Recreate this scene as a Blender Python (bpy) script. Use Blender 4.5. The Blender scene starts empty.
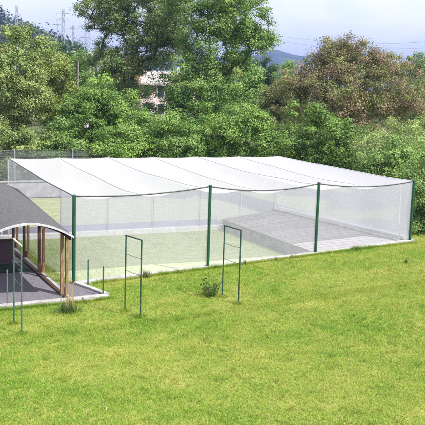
import bpy, math, random
import numpy as np
from mathutils import Vector, Matrix

SC = bpy.context.scene
COL = SC.collection
rad = math.radians

# ------------------------------------------------------------------ camera
CP = np.array([-7.034, -24.307, 6.320])
YAW, PITCH, ROLL, F = 0.4528, -0.1540, 0.0328, 812.34        # F in px of a 425 px frame
D_ = np.array([math.sin(YAW)*math.cos(PITCH), math.cos(YAW)*math.cos(PITCH), math.sin(PITCH)])
R_ = np.array([math.cos(YAW), -math.sin(YAW), 0.0])
U_ = np.cross(R_, D_)
R2 = R_*math.cos(ROLL)+U_*math.sin(ROLL)
U2 = -R_*math.sin(ROLL)+U_*math.cos(ROLL)
cam = bpy.data.cameras.new('camera'); camo = bpy.data.objects.new('camera', cam); COL.objects.link(camo)
cam.sensor_width = 36.0; cam.lens = F/425.0*36.0
cam.clip_start = 0.1; cam.clip_end = 20000
camo.matrix_world = Matrix(((R2[0], U2[0], -D_[0], CP[0]), (R2[1], U2[1], -D_[1], CP[1]),
                            (R2[2], U2[2], -D_[2], CP[2]), (0, 0, 0, 1)))
SC.camera = camo

# ------------------------------------------------------------------ world, sun, exposure
SUN_EL = rad(52)
SUN_H = np.array([0.50, -0.86]); SUN_H = SUN_H/np.linalg.norm(SUN_H)
SUN_ROT = math.atan2(SUN_H[0], SUN_H[1])
world = bpy.data.worlds.new('World'); SC.world = world; world.use_nodes = True
wn = world.node_tree.nodes; wl = world.node_tree.links; wn.clear()
wo = wn.new('ShaderNodeOutputWorld'); bg = wn.new('ShaderNodeBackground'); bg.inputs['Strength'].default_value = 0.13
sky = wn.new('ShaderNodeTexSky'); sky.sky_type = 'NISHITA'; sky.sun_disc = False
sky.sun_elevation = SUN_EL; sky.sun_rotation = SUN_ROT; sky.altitude = 400; sky.dust_density = 2.0; sky.air_density = 1.0
tc = wn.new('ShaderNodeTexCoord'); mp = wn.new('ShaderNodeMapping'); mp.inputs['Scale'].default_value = (1, 1, 3.2)
nz = wn.new('ShaderNodeTexNoise'); nz.inputs['Scale'].default_value = 7.0; nz.inputs['Detail'].default_value = 8; nz.inputs['Roughness'].default_value = .6
cr = wn.new('ShaderNodeValToRGB'); cr.color_ramp.elements[0].position = .38; cr.color_ramp.elements[1].position = .66
cr.color_ramp.elements[0].color = (.58, .58, .58, 1)
mx = wn.new('ShaderNodeMix'); mx.data_type = 'RGBA'; mx.inputs['B'].default_value = (6.1, 6.0, 6.3, 1)
wl.new(tc.outputs['Generated'], mp.inputs['Vector']); wl.new(mp.outputs['Vector'], nz.inputs['Vector'])
wl.new(nz.outputs['Fac'], cr.inputs['Fac']); wl.new(cr.outputs['Color'], mx.inputs['Factor'])
wl.new(sky.outputs['Color'], mx.inputs['A']); wl.new(mx.outputs['Result'], bg.inputs['Color'])
wl.new(bg.outputs['Background'], wo.inputs['Surface'])

sun = bpy.data.lights.new('sun', 'SUN'); sun.energy = 4.4; sun.angle = rad(0.6); sun.color = (1, .955, .88)
suno = bpy.data.objects.new('sun', sun); COL.objects.link(suno)
sv = Vector((SUN_H[0]*math.cos(SUN_EL), SUN_H[1]*math.cos(SUN_EL), math.sin(SUN_EL)))
suno.rotation_euler = sv.to_track_quat('Z', 'Y').to_euler(); suno.location = (20, -20, 40)

SC.render.engine = 'CYCLES'
SC.view_settings.view_transform = 'Standard'; SC.view_settings.look = 'None'
SC.view_settings.exposure = 0.88; SC.view_settings.gamma = 1.0
SC.view_settings.use_curve_mapping = False
SC.cycles.transparent_max_bounces = 24
SC.cycles.max_bounces = 8

# ------------------------------------------------------------------ helpers
def spot(px, d):
    """ground point seen in picture column px, d metres in front of the camera"""
    hy = 86 + .0328*(px-212)
    v = D_ + R2*(px-212.5)/F - U2*(hy-212.5)/F
    return CP + v*d
def hgt(px, py, d):
    return CP[2] + (86 + .0328*(px-212) - py)*d/F*1.0

def mat(name):
    m = bpy.data.materials.new(name); m.use_nodes = True
    return m, m.node_tree.nodes, m.node_tree.links
def rgb(c): return (c[0], c[1], c[2], 1)

def surf(name, c1, c2, scale=4, rough=.8, bump=0.0, bscale=None, detail=6, spec=.3, metal=0, c3=None, stretch=(1, 1, 1), lo=.35, hi=.65):
    m, n, l = mat(name)
    b = n['Principled BSDF']; b.inputs['Roughness'].default_value = rough
    b.inputs['Specular IOR Level'].default_value = spec; b.inputs['Metallic'].default_value = metal
    t = n.new('ShaderNodeTexCoord'); mpp = n.new('ShaderNodeMapping'); mpp.inputs['Scale'].default_value = stretch
    l.new(t.outputs['Object'], mpp.inputs['Vector'])
    z = n.new('ShaderNodeTexNoise'); z.inputs['Scale'].default_value = scale; z.inputs['Detail'].default_value = detail
    l.new(mpp.outputs['Vector'], z.inputs['Vector'])
    r = n.new('ShaderNodeValToRGB'); r.color_ramp.elements[0].position = lo; r.color_ramp.elements[1].position = hi
    r.color_ramp.elements[0].color = rgb(c1); r.color_ramp.elements[1].color = rgb(c2)
    if c3:
        e = r.color_ramp.elements.new((lo+hi)/2); e.color = rgb(c3)
    l.new(z.outputs['Fac'], r.inputs['Fac']); l.new(r.outputs['Color'], b.inputs['Base Color'])
    if bump:
        z2 = n.new('ShaderNodeTexNoise'); z2.inputs['Scale'].default_value = bscale or scale*6; z2.inputs['Detail'].default_value = 4
        l.new(mpp.outputs['Vector'], z2.inputs['Vector'])
        bp = n.new('ShaderNodeBump'); bp.inputs['Strength'].default_value = bump; bp.inputs['Distance'].default_value = .02
        l.new(z2.outputs['Fac'], bp.inputs['Height']); l.new(bp.outputs['Normal'], b.inputs['Normal'])
    return m

def leafmat(name, rough=.55, trans=.2):
    m, n, l = mat(name)
    b = n['Principled BSDF']; b.inputs['Roughness'].default_value = rough; b.inputs['Specular IOR Level'].default_value = .25
    a = n.new('ShaderNodeAttribute'); a.attribute_name = 'col'
    tr = n.new('ShaderNodeBsdfTranslucent')
    hs = n.new('ShaderNodeHueSaturation'); hs.inputs['Value'].default_value = 1.25; hs.inputs['Saturation'].default_value = 1.1
    mix = n.new('ShaderNodeMixShader'); mix.inputs['Fac'].default_value = trans
    l.new(a.outputs['Color'], b.inputs['Base Color']); l.new(a.outputs['Color'], hs.inputs['Color'])
    l.new(hs.outputs['Color'], tr.inputs['Color'])
    l.new(b.outputs['BSDF'], mix.inputs[1]); l.new(tr.outputs['BSDF'], mix.inputs[2])
    l.new(mix.outputs['Shader'], n['Material Output'].inputs['Surface'])
    return m

def netmat(name, color, cover, amp=.1, scale=18, transl=.4, stretch=(1, 1, 1)):
    """woven net: thread covers `cover` of the area, the rest is open"""
    m, n, l = mat(name)
    n.remove(n['Principled BSDF'])
    d = n.new('ShaderNodeBsdfDiffuse'); d.inputs['Color'].default_value = rgb(color)
    t = n.new('ShaderNodeBsdfTranslucent'); t.inputs['Color'].default_value = rgb(color)
    mm = n.new('ShaderNodeMixShader'); mm.inputs['Fac'].default_value = transl
    l.new(d.outputs[0], mm.inputs[1]); l.new(t.outputs[0], mm.inputs[2])
    tp = n.new('ShaderNodeBsdfTransparent')
    tcx = n.new('ShaderNodeTexCoord'); mpp = n.new('ShaderNodeMapping'); mpp.inputs['Scale'].default_value = stretch
    z = n.new('ShaderNodeTexNoise'); z.inputs['Scale'].default_value = scale; z.inputs['Detail'].default_value = 5
    z.inputs['Roughness'].default_value = .7
    l.new(tcx.outputs['Object'], mpp.inputs['Vector']); l.new(mpp.outputs['Vector'], z.inputs['Vector'])
    mr = n.new('ShaderNodeMapRange'); mr.inputs['From Min'].default_value = .3; mr.inputs['From Max'].default_value = .7
    mr.inputs['To Min'].default_value = cover-amp; mr.inputs['To Max'].default_value = cover+amp
    l.new(z.outputs['Fac'], mr.inputs['Value'])
    fin = n.new('ShaderNodeMixShader')
    l.new(mr.outputs['Result'], fin.inputs['Fac']); l.new(tp.outputs[0], fin.inputs[1]); l.new(mm.outputs[0], fin.inputs[2])
    l.new(fin.outputs[0], n['Material Output'].inputs['Surface'])
    return m

def woff(o):
    p = Vector((0, 0, 0))
    while o is not None: p = p+o.location; o = o.parent
    return p

def arr_mesh(name, V, Fc, m, parent=None, smooth=False, col=None):
    """V Nx3, Fc MxK faces (all the same size); world coordinates"""
    V = np.asarray(V, dtype=np.float32); Fc = np.asarray(Fc, dtype=np.int32)
    if parent is not None: V = V - np.array(woff(parent), dtype=np.float32)
    me = bpy.data.meshes.new(name); k = Fc.shape[1]
    me.vertices.add(len(V)); me.vertices.foreach_set('co', V.ravel())
    me.loops.add(Fc.size); me.loops.foreach_set('vertex_index', Fc.ravel())
    me.polygons.add(len(Fc)); me.polygons.foreach_set('loop_start', np.arange(0, Fc.size, k, dtype=np.int32))
    if smooth: me.polygons.foreach_set('use_smooth', np.ones(len(Fc), dtype=bool))
    me.update(calc_edges=True)
    if col is not None:
        at = me.attributes.new('col', 'FLOAT_COLOR', 'POINT')
        c4 = np.ones((len(V), 4), dtype=np.float32); c4[:, :3] = col; at.data.foreach_set('color', c4.ravel())
    me.materials.append(m)
    o = bpy.data.objects.new(name, me); COL.objects.link(o)
    if parent is not None: o.parent = parent
    return o

class MB:
    def __init__(s): s.v = []; s.f = []; s.sm = []
    def add(s, vs, fs, smooth=False):
        b = len(s.v); s.v += [tuple(map(float, q)) for q in vs]
        for f in fs: s.f.append([i+b for i in f]); s.sm.append(smooth)
        return s
    def box(s, x0, x1, y0, y1, z0, z1):
        return s.hexa([(x0, y0, z0), (x1, y0, z0), (x1, y1, z0), (x0, y1, z0)], [(x0, y0, z1), (x1, y0, z1), (x1, y1, z1), (x0, y1, z1)])
    def hexa(s, lo, hi):
        n = len(lo)
        return s.add(list(lo)+list(hi), [list(range(n))[::-1], list(range(n, 2*n))]+[[i, (i+1) % n, n+(i+1) % n, n+i] for i in range(n)])
    def tube(s, p, q, r0, r1=None, n=8):
        return s.path([p, q], [r0, r0 if r1 is None else r1], n)
    def path(s, pts, rs, n=8, caps=True):
        P = [Vector(map(float, q)) for q in pts]
        if not hasattr(rs, '__len__'): rs = [rs]*len(P)
        vs = []; ref = None
        for i, q in enumerate(P):
            t = (P[min(i+1, len(P)-1)]-P[max(i-1, 0)]).normalized()
            if ref is None: ref = Vector((0, 0, 1)) if abs(t.z) < .9 else Vector((1, 0, 0))
            a = t.cross(ref).normalized(); b = t.cross(a)
            for k in range(n):
                w = 2*math.pi*k/n
                vs.append(q+(a*math.cos(w)+b*math.sin(w))*rs[i])
        m = len(P)
        fs = [[i*n+k, i*n+(k+1) % n, (i+1)*n+(k+1) % n, (i+1)*n+k] for i in range(m-1) for k in range(n)]
        s.add(vs, fs, True)
        if caps: s.add(vs[:n], [list(range(n))]); s.add(vs[-n:], [list(range(n))[::-1]])
        return s
    def bar(s, p, q, w, h, up=(0, 0, 1)):
        p = Vector(p); q = Vector(q); t = (q-p).normalized(); a = t.cross(Vector(up)).normalized()*w/2; b = a.cross(t).normalized()*h/2
        return s.hexa([p-a-b, p+a-b, p+a+b, p-a+b], [q-a-b, q+a-b, q+a+b, q-a+b])
    def build(s, name, m, parent=None, bevel=0):
        off = woff(parent)
        me = bpy.data.meshes.new(name); me.from_pydata([Vector(q)-off for q in s.v], [], s.f)
        me.polygons.foreach_set('use_smooth', np.array(s.sm, dtype=bool)); me.materials.append(m); me.update()
        o = bpy.data.objects.new(name, me); COL.objects.link(o)
        if parent is not None: o.parent = parent
        if bevel:
            bv = o.modifiers.new('bevel', 'BEVEL'); bv.width = bevel; bv.segments = 2; bv.limit_method = 'ANGLE'
        return o

def tag(o, label=None, cat=None, group=None, kind=None):
    if label: o['label'] = label
    if cat: o['category'] = cat
    if group: o['group'] = group
    if kind: o['kind'] = kind
    return o
def empty(name, loc, label, cat, group=None):
    o = bpy.data.objects.new(name, None); COL.objects.link(o); o.location = tuple(map(float, loc)); o.empty_display_size = .2
    return tag(o, label, cat, group)
def copy_tree(o, parent=None):
    c = o.copy(); COL.objects.link(c)
    if parent is not None: c.parent = parent
    for ch in list(o.children): copy_tree(ch, c)
    return c

def vnoise(x, y, seed=0, octs=4, base=1.0):
    """cheap value noise on arrays, 0..1"""
    out = np.zeros_like(x, dtype=float); amp = 1; tot = 0; f = base
    for o in range(octs):
        xi = np.floor(x*f).astype(np.int64); yi = np.floor(y*f).astype(np.int64)
        fx = x*f-xi; fy = y*f-yi; fx = fx*fx*(3-2*fx); fy = fy*fy*(3-2*fy)
        def h(a, b):
            n = (a*374761393 + b*668265263 + (seed+o*17)*1442695) & 0x7fffffff
            n = ((n ^ (n >> 13))*1274126177) & 0x7fffffff
            return ((n ^ (n >> 16)) & 0xffff)/65535.0
        v = (h(xi, yi)*(1-fx)+h(xi+1, yi)*fx)*(1-fy)+(h(xi, yi+1)*(1-fx)+h(xi+1, yi+1)*fx)*fy
        out += v*amp; tot += amp; amp *= .5; f *= 2
    return out/tot

# ------------------------------------------------------------------ materials
M = {}
M['ground'] = surf('meadow ground', (.05, .07, .025), (.10, .11, .045), 1.2, .95, .4)
M['lawn'] = surf('lawn soil and thatch', (.15, .20, .03), (.28, .28, .07), 1.3, .95, .6, 30, c3=(.20, .24, .045), detail=10)
M['back_lawn'] = surf('pale lawn', (.20, .23, .09), (.32, .33, .15), 2.0, .95, .5, 25, c3=(.26, .28, .12))
M['turf'] = surf('bleached artificial turf', (.34, .40, .23), (.46, .50, .33), 3, .95, .35, 60, c3=(.40, .45, .28), stretch=(.35, 2.2, 1))
M['concrete'] = surf('pale concrete kerb', (.22, .215, .20), (.44, .43, .42), 5, .85, .5, 40, lo=.25, hi=.7)
M['white_concrete'] = surf('white painted kerb', (.62, .61, .62), (.76, .75, .76), 5, .85, .4, 40)
M['concrete_grey'] = surf('grey concrete', (.23, .225, .25), (.36, .355, .39), 3, .85, .4, 40)
M['gravel'] = surf('grey gravel', (.06, .057, .07), (.30, .285, .32), 38, .9, 1.0, 60, detail=3, c3=(.14, .133, .155), lo=.3, hi=.72)
M['green_metal'] = surf('dark green powder coated steel', (.005, .050, .024), (.010, .080, .038), 3, .4, spec=.5)
M['dark_metal'] = surf('dark green painted tube', (.012, .045, .034), (.03, .08, .06), 9, .45, spec=.5)
M['grey_metal'] = surf('weathered pale green tube', (.035, .075, .06), (.10, .15, .13), 12, .45, spec=.5)
M['white_metal'] = surf('white painted tube', (.55, .55, .58), (.72, .72, .74), 5, .5)
M['cable'] = surf('dark steel cable', (.05, .055, .06), (.10, .10, .11), 10, .5, metal=.3)
M['seam'] = surf('grey seam tape', (.56, .56, .60), (.66, .66, .70), 6, .8)
M['canopy'] = netmat('white shade netting canopy', (.635, .635, .66), .78, .06, 9, .50)
M['front_net'] = netmat('fine white front net', (.78, .79, .83), .24, .11, 36, .4)
M['side_net'] = netmat('dense white side net', (.68, .68, .80), .80, .14, 26, .4, (1, 1, .5))
M['back_net'] = netmat('white back net', (.66, .66, .80), .76, .10, 24, .4)
M['back_net_thin'] = netmat('thin grey back net', (.62, .62, .72), .36, .10, 24, .4)
M['left_net'] = netmat('sparse side net', (.7, .7, .75), .05, .03, 24, .4)
M['chain'] = netmat('dark chain link', (.12, .13, .15), .42, .12, 20, .1)
M['wood_dark'] = surf('dark brown stained timber', (.028, .015, .010), (.085, .043, .025), 7, .6, .3, 40, stretch=(6, 6, .6))
M['wood_red'] = surf('red brown timber', (.13, .075, .038), (.36, .215, .11), 7, .6, .3, 40, stretch=(6, 6, .6))
M['panel'] = surf('dark plum stained boards', (.055, .035, .045), (.12, .075, .09), 6, .7, .3, 30, stretch=(1, 1, 9))
M['mat_green'] = surf('dark green rubber mat', (.008, .022, .018), (.02, .045, .035), 20, .8, .3, 60)
M['roof'] = surf('grey slate coloured bitumen felt', (.050, .050, .053), (.140, .140, .146), 22, .9, .7, 90, detail=8, c3=(.088, .088, .093), lo=.28, hi=.74)
M['fascia'] = surf('pale fascia strip', (.36, .35, .38), (.48, .47, .50), 6, .7)
M['bark'] = surf('grey brown bark', (.05, .04, .032), (.15, .125, .10), 9, .9, .8, 30, stretch=(3, 3, .5))
M['bark_pale'] = surf('pale greyish bark', (.22, .17, .145), (.40, .33, .28), 9, .9, .6, 30, stretch=(3, 3, .5))
M['leaf'] = leafmat('leaves')
M['grass'] = leafmat('grass blades', .6, .25)
M['wall_white'] = surf('off white render', (.60, .55, .54), (.76, .72, .70), 1.5, .9)
M['wall_pink'] = surf('pinkish render', (.55, .42, .40), (.70, .58, .55), 1.5, .9)
M['roof_tile'] = surf('red brown roof tiles', (.20, .10, .08), (.32, .18, .14), 3, .85, .5)
M['roof_pale'] = surf('pale roof sheeting', (.30, .26, .25), (.42, .38, .37), 3, .7)
M['glass'] = surf('dark window glass', (.03, .035, .045), (.06, .07, .085), 2, .08, spec=.6)
M['pylon'] = surf('galvanised pylon steel', (.34, .34, .38), (.42, .42, .46), 1, .5, metal=.2)
M['pole_wood'] = surf('grey timber pole', (.16, .14, .14), (.25, .23, .22), 3, .9)

def deckmat(name):
    m, n, l = mat(name); b = n['Principled BSDF']; b.inputs['Roughness'].default_value = .75
    t = n.new('ShaderNodeTexCoord')
    br = n.new('ShaderNodeTexBrick'); br.inputs['Scale'].default_value = 1; br.inputs['Brick Width'].default_value = 30; br.inputs['Row Height'].default_value = .34
    br.inputs['Mortar Size'].default_value = .02; br.inputs['Mortar Smooth'].default_value = .1; br.offset = .37
    br.inputs['Color1'].default_value = (.245, .23, .25, 1); br.inputs['Color2'].default_value = (.31, .29, .315, 1); br.inputs['Mortar'].default_value = (.12, .11, .13, 1)
    z = n.new('ShaderNodeTexNoise'); z.inputs['Scale'].default_value = 3; z.inputs['Detail'].default_value = 8
    mpp = n.new('ShaderNodeMapping'); mpp.inputs['Scale'].default_value = (.8, 5, 1)
    l.new(t.outputs['Object'], br.inputs['Vector']); l.new(t.outputs['Object'], mpp.inputs['Vector']); l.new(mpp.outputs['Vector'], z.inputs['Vector'])
    mx_ = n.new('ShaderNodeMix'); mx_.data_type = 'RGBA'; mx_.blend_type = 'OVERLAY'; mx_.inputs['Factor'].default_value = .45
    l.new(br.outputs['Color'], mx_.inputs['A']); l.new(z.outputs['Color'], mx_.inputs['B'])
    hs = n.new('ShaderNodeHueSaturation'); hs.inputs['Saturation'].default_value = .6
    l.new(mx_.outputs['Result'], hs.inputs['Color']); l.new(hs.outputs['Color'], b.inputs['Base Color'])
    bp = n.new('ShaderNodeBump'); bp.inputs['Strength'].default_value = .5; bp.inputs['Distance'].default_value = .01
    l.new(br.outputs['Fac'], bp.inputs['Height']); bp.invert = True; l.new(bp.outputs['Normal'], b.inputs['Normal'])
    return m
M['deck'] = deckmat('pale mauve grey boards')

# ------------------------------------------------------------------ ground
def lz(x, y=0):
    x = np.asarray(x, float); y = np.asarray(y, float)
    return .0485*np.clip(x, 0, 18)*np.clip(1+(np.minimum(y, 0)+4)/22, .35, 1)
def grid(name, xs, ys, zf, m):
    X, Y = np.meshgrid(xs, ys); Z = zf(X, Y)
    nx, ny = len(xs), len(ys); I = np.arange(nx*ny).reshape(ny, nx)
    Fc = np.stack([I[:-1, :-1], I[:-1, 1:], I[1:, 1:], I[1:, :-1]], -1).reshape(-1, 4)
    return arr_mesh(name, np.stack([X, Y, Z], -1).reshape(-1, 3), Fc, m, smooth=True)
def bumpz(X, Y): return lz(X, Y) + (vnoise(X, Y, 5, 2, .35)-.5)*.05
tag(grid('ground', np.linspace(-6000, 6000, 25), np.linspace(-6000, 6000, 25), lambda X, Y: X*0-.06, M['ground']), kind='structure')
tag(grid('lawn', np.concatenate([np.linspace(-45, -9, 20), np.linspace(-8.7, 21, 120), np.linspace(22, 45, 12)]), np.concatenate([np.linspace(-50, -16, 18), np.linspace(-15.7, -.12, 64)]), bumpz, M['lawn']), kind='structure')
tag(grid('side_lawn', np.linspace(13.42, 60, 60), np.linspace(-.12, 30, 60), lambda X, Y: lz(X, Y)+(vnoise(X, Y, 5, 2, .35)-.5)*.05*np.clip(-Y*0+1, 0, 1), M['lawn']), kind='structure')
tag(grid('back_lawn', np.linspace(-45, 13.42, 100), np.linspace(-.12, 19.2, 50), lambda X, Y: X*0, M['back_lawn']), kind='structure')
# floor of the enclosure
mb = MB(); mb.add([(.05, .16, .006), (13.3, .1, .006), (11.8, 7.7, .006), (-.4, 7.62, .006)], [[0, 1, 2, 3]])
tag(mb.build('court_floor', M['turf']), kind='structure')
# gravel yard under and before the pavilion
mb = MB(); mb.add([(-9, -2.30, .055), (.42, -1.84, .06), (-.02, .10, .045), (-.60, .12, .04), (-.60, 7.6, .04), (-9, 7.6, .04)], [[0, 1, 2, 3, 4, 5]])
tag(mb.build('gravel_yard', M['gravel']), kind='structure')
# kerbs
def kerb(name, pts, w, m, h0=-.1):
    mb = MB(); L = []
    P = [Vector(q) for q in pts]
    for i, q in enumerate(P):
        t = (P[min(i+1, len(P)-1)]-P[max(i-1, 0)]); t.z = 0; t.normalize(); a = Vector((-t.y, t.x, 0))*w/2
        L.append((q-a, q+a))
    vs = []
    for a, b in L: vs += [(a.x, a.y, a.z+h0-.1), (a.x, a.y, a.z), (b.x, b.y, b.z), (b.x, b.y, b.z+h0-.1)]
    fs = [[4*i+k, 4*i+(k+1) % 4, 4*i+4+(k+1) % 4, 4*i+4+k] for i in range(len(P)-1) for k in range(4)]
    fs += [[0, 1, 2, 3], [4*len(P)-1, 4*len(P)-2, 4*len(P)-3, 4*len(P)-4]]
    mb.add(vs, fs); return tag(mb.build(name, m, bevel=.012), kind='structure')
rng = np.random.default_rng(3)
kerb('court_kerb', [(x, .02+.015*math.sin(x*2.1), float(lz(x))+.085+rng.uniform(-.012, .012)) for x in np.linspace(-.05, 13.45, 16)], .22, M['concrete'], -.6)
kerb('yard_kerb', [(x, -2.36+.049*(x+9)+rng.uniform(-.012, .012), .12+rng.uniform(-.008, .008)) for x in np.linspace(-9, .50, 14)], .22, M['concrete'], -.2)
kerb('yard_kerb', [(.52, -1.74, .125), (.30, -.90, .12), (.06, -.12, .12)], .16, M['concrete'], -.2)
kerb('court_kerb', [(x, 7.78, .22) for x in np.linspace(-3.5, 11.6, 12)], .28, M['white_concrete'], -.3)

# ------------------------------------------------------------------ the net enclosure
FT = [np.array(q) for q in ((0, 0, 2.81), (4.67, 0, 3.0), (8.97, 0, 3.0), (13.25, 0, 3.0))]
BL = np.array((-.41, 7.73, 3.28)); BR = np.array((11.75, 7.73, 3.27))
cage = empty('net_enclosure', (6.5, 3.8, 0), 'large rectangular enclosure of white netting on dark green posts with a sagging white net canopy', 'netted enclosure')
def front_edge(u):
    x = u*13.25
    for (a, b, s) in ((FT[0], FT[1], .11), (FT[1], FT[2], .19), (FT[2], FT[3], .16)):
        if x <= b[0]+1e-6:
            t = (x-a[0])/(b[0]-a[0]); q = a+(b-a)*t; q[2] -= s*4*t*(1-t)
            return q
NB = 6
us = np.linspace(0, 1, 121); vs_ = np.linspace(0, 1, 41)
def canopy_pt(u, v):
    f = front_edge(u); b = BL+(BR-BL)*u
    q = f+(b-f)*v
    sc = abs(math.sin(math.pi*NB*u))
    g = min(1, v/.16); g = g*g*(3-2*g)
    g *= (1-.86*max(0, (v-.25)/.75))
    q = q.copy(); q[2] -= sc*.30*g + .11*math.sin(math.pi*v)*(.18+.82*math.sqrt(max(0, math.sin(math.pi*u))))
    q[2] -= .035*g*(1-sc)*abs(math.sin(5.3*v+3*u))
    q[2] += .018*math.sin(17*u+9*v)*g
    return q
V = np.array([canopy_pt(u, v) for v in vs_ for u in us]); I = np.arange(len(V)).reshape(len(vs_), len(us))
arr_mesh('canopy', V, np.stack([I[:-1, :-1], I[:-1, 1:], I[1:, 1:], I[1:, :-1]], -1).reshape(-1, 4), M['canopy'], cage, True)
for k in range(1, NB):
    u = k/NB
    MB().path([canopy_pt(u, v)+np.array((0, 0, .012)) for v in vs_], .012, 5).build('seam', M['seam'], cage)
MB().path([front_edge(u)+np.array((0, -.01, .01)) for u in np.linspace(0, 1, 61)], .022, 6).build('edge_cable', M['cable'], cage)
MB().path([canopy_pt(0, v)+np.array((-.01, 0, .01)) for v in np.linspace(0, 1, 20)], .016, 6).build('edge_cable', M['cable'], cage)
MB().path([canopy_pt(1, v)+np.array((.01, 0, .01)) for v in np.linspace(0, 1, 20)], .012, 6).build('edge_cable', M['seam'], cage)
# the ragged looped back edge
rr = random.Random(4); mb = MB()
pts = []
for i in range(181):
    q = canopy_pt(i/180, 1); pts.append(q+np.array((0, .02, (.012 if i % 2 else -.02)+rr.uniform(-.022, .022))))
mb.path(pts, .013, 5); mb.build('edge_lacing', M['cable'], cage)
for i, t in enumerate(FT):
    zb = float(lz(t[0]))
    m_ = MB().tube((t[0], -.02, zb-.15), (t[0], -.02, t[2]+.02), .056 if i == 0 else .05, n=14).build('post', M['green_metal'], cage)
    c_ = MB().path([(t[0], -.02, t[2]+.02), (t[0], -.02, t[2]+.05), (t[0], -.02, t[2]+.065)], [.062, .062, .03], 14).build('cap', M['green_metal'], m_)
def netpanel(name, top, bot, m, nz=14, wob=.015, seed=0):
    r = random.Random(seed); n = len(top); Vv = []
    ph = r.uniform(0, 6)
    for j in range(nz+1):
        t = j/nz
        for i in range(n):
            q = np.array(bot[i])*(1-t)+np.array(top[i])*t
            w = wob*math.sin(t*math.pi)
            q = q+np.array((w*math.sin(i*.9+ph), w*math.sin(i*.7+3*t+ph), 0)); Vv.append(q)
    I = np.arange(len(Vv)).reshape(nz+1, n)
    return arr_mesh(name, np.array(Vv), np.stack([I[:-1, :-1], I[:-1, 1:], I[1:, 1:], I[1:, :-1]], -1).reshape(-1, 4), m, cage, True)
for a, b in ((0, 1), (1, 2), (2, 3)):
    ul = np.linspace(FT[a][0]/13.25, FT[b][0]/13.25, 25)
    top = [front_edge(u) for u in ul]; bot = [np.array((u*13.25, .03, float(lz(u*13.25))+.09)) for u in ul]
    netpanel('front_net', top, bot, M['front_net'], seed=a)
tt = np.linspace(0, 1, 25)
RB0 = np.array((13.25, .05, .70)); RB1 = np.array((11.75, 7.73, .80))
netpanel('side_net', [canopy_pt(1, t) for t in tt], [RB0+(RB1-RB0)*t for t in tt], M['side_net'], seed=5, wob=.04)
netpanel('side_net', [canopy_pt(0, t) for t in tt], [np.array((0, .05, .1))*(1-t)+np.array((-.45, 7.73, .05))*t for t in tt], M['left_net'], seed=6)
for u0, u1, mm_ in ((0, .172, 'back_net_thin'), (.172, 1, 'back_net')):
    tu = u0+(u1-u0)*tt
    netpanel('back_net', [canopy_pt(u, 1) for u in tu], [np.array((-.45+(11.75+.45)*u, 7.74, .12+max(0, u-.72)*2.4)) for u in tu], M[mm_], seed=7)
# back posts and lacing poles
for px in (1.68, 3.68, 5.70, 7.90, 9.95):
    u = (px+.41)/12.16; q = canopy_pt(u, 1)
    MB().tube((px, 7.66, .1), (px, 7.66, q[2]), .017, n=8).build('post', M['pylon'] if px < 9 else M['white_metal'], cage)
MB().tube((11.72, 7.66, .8), (11.72, 7.66, 3.26), .03, n=8).build('post', M['white_metal'], cage)
MB().tube((-.43, 7.68, .0), (-.41, 7.70, 3.28), .03, n=8).build('post', M['white_metal'], cage)
MB().tube((13.02, .34, .70), (12.93, .40, 2.94), .022, n=8).build('post', M['white_metal'], cage)
# low base boards of the back and right-hand side
MB().box(-3.2, 8.9, 7.955, 7.985, .05, .46).build('base_board', M['concrete_grey'], cage)
MB().bar(RB0+np.array((-.28, .25, -.02)), RB1+np.array((-.05, -.08, .0)), .20, .10).build('base_beam', M['concrete'], cage)
MB().bar(RB0+np.array((-.03, .25, .11)), RB1+np.array((.14, -.08, .13)), .06, .05).build('base_rail', M['white_metal'], cage)

# ------------------------------------------------------------------ raised platform inside the right-hand bay
pf = empty('raised_platform', (10.5, 4, 0), 'low raised deck of pale mauve boards filling the right bay of the netted enclosure', 'platform')
a0 = (8.97, .20, .50); b0 = (13.0, .20, .66); b1 = (11.66, 7.58, .79); a1 = (8.97, 7.58, .51)
mb = MB(); e = .006
mb.hexa([(q[0], q[1], q[2]-.07) for q in (a0, b0, b1, a1)], [a0, b0, b1, a1]); mb.build('deck_top', M['deck'], pf, bevel=.01)
mb = MB(); ins = .02
q = [(a0[0]+ins, a0[1]+ins), (b0[0]-ins, b0[1]+ins), (b1[0]-ins, b1[1]-ins), (a1[0]+ins, a1[1]-ins)]
mb.hexa([(x, y, .0) for x, y in q], [(x, y, z-.072) for (x, y), z in zip(q, (.50, .66, .79, .51))]); mb.build('side_wall', M['concrete_grey'], pf)

# ------------------------------------------------------------------ pavilion with the curved roof
pv = empty('pavilion', (-1.9, 2, 0), 'open timber pavilion with a curved grey roof beside the netted enclosure', 'pavilion')
XC, HW, RISE = -1.88, 1.32, .44
def roof_pt(s, y, off=0):
    # s -1..1 across, y along; the roof climbs slightly towards the back
    zb = 1.935+.037*(y+1.9)
    hw = HW+max(0, s)*.026*(y+1.9)
    return np.array((XC+s*hw, y, zb+RISE*(1-abs(s)**1.9)+off))
ss = np.linspace(-1, 1, 33); ys = np.linspace(-1.95, 6.3, 20)
n1 = len(ss); T = [roof_pt(s, y) for y in ys for s in ss]; B = [q-np.array((0, 0, .045)) for q in T]
I = np.arange(len(T)).reshape(len(ys), n1); Fc = np.stack([I[:-1, :-1], I[:-1, 1:], I[1:, 1:], I[1:, :-1]], -1).reshape(-1, 4)
J = I+len(T); edge = []
for a, b in ((I[0], J[0]), (I[-1][::-1], J[-1][::-1]), (I[::-1, 0], J[::-1, 0]), (I[:, -1], J[:, -1])):
    edge += [[b[k], b[k+1], a[k+1], a[k]] for k in range(len(a)-1)]
Fc = np.concatenate([Fc, Fc[:, ::-1]+len(T), np.array(edge)])
ro = arr_mesh('roof', np.array(T+B), Fc, M['roof'], pv); 
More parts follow.
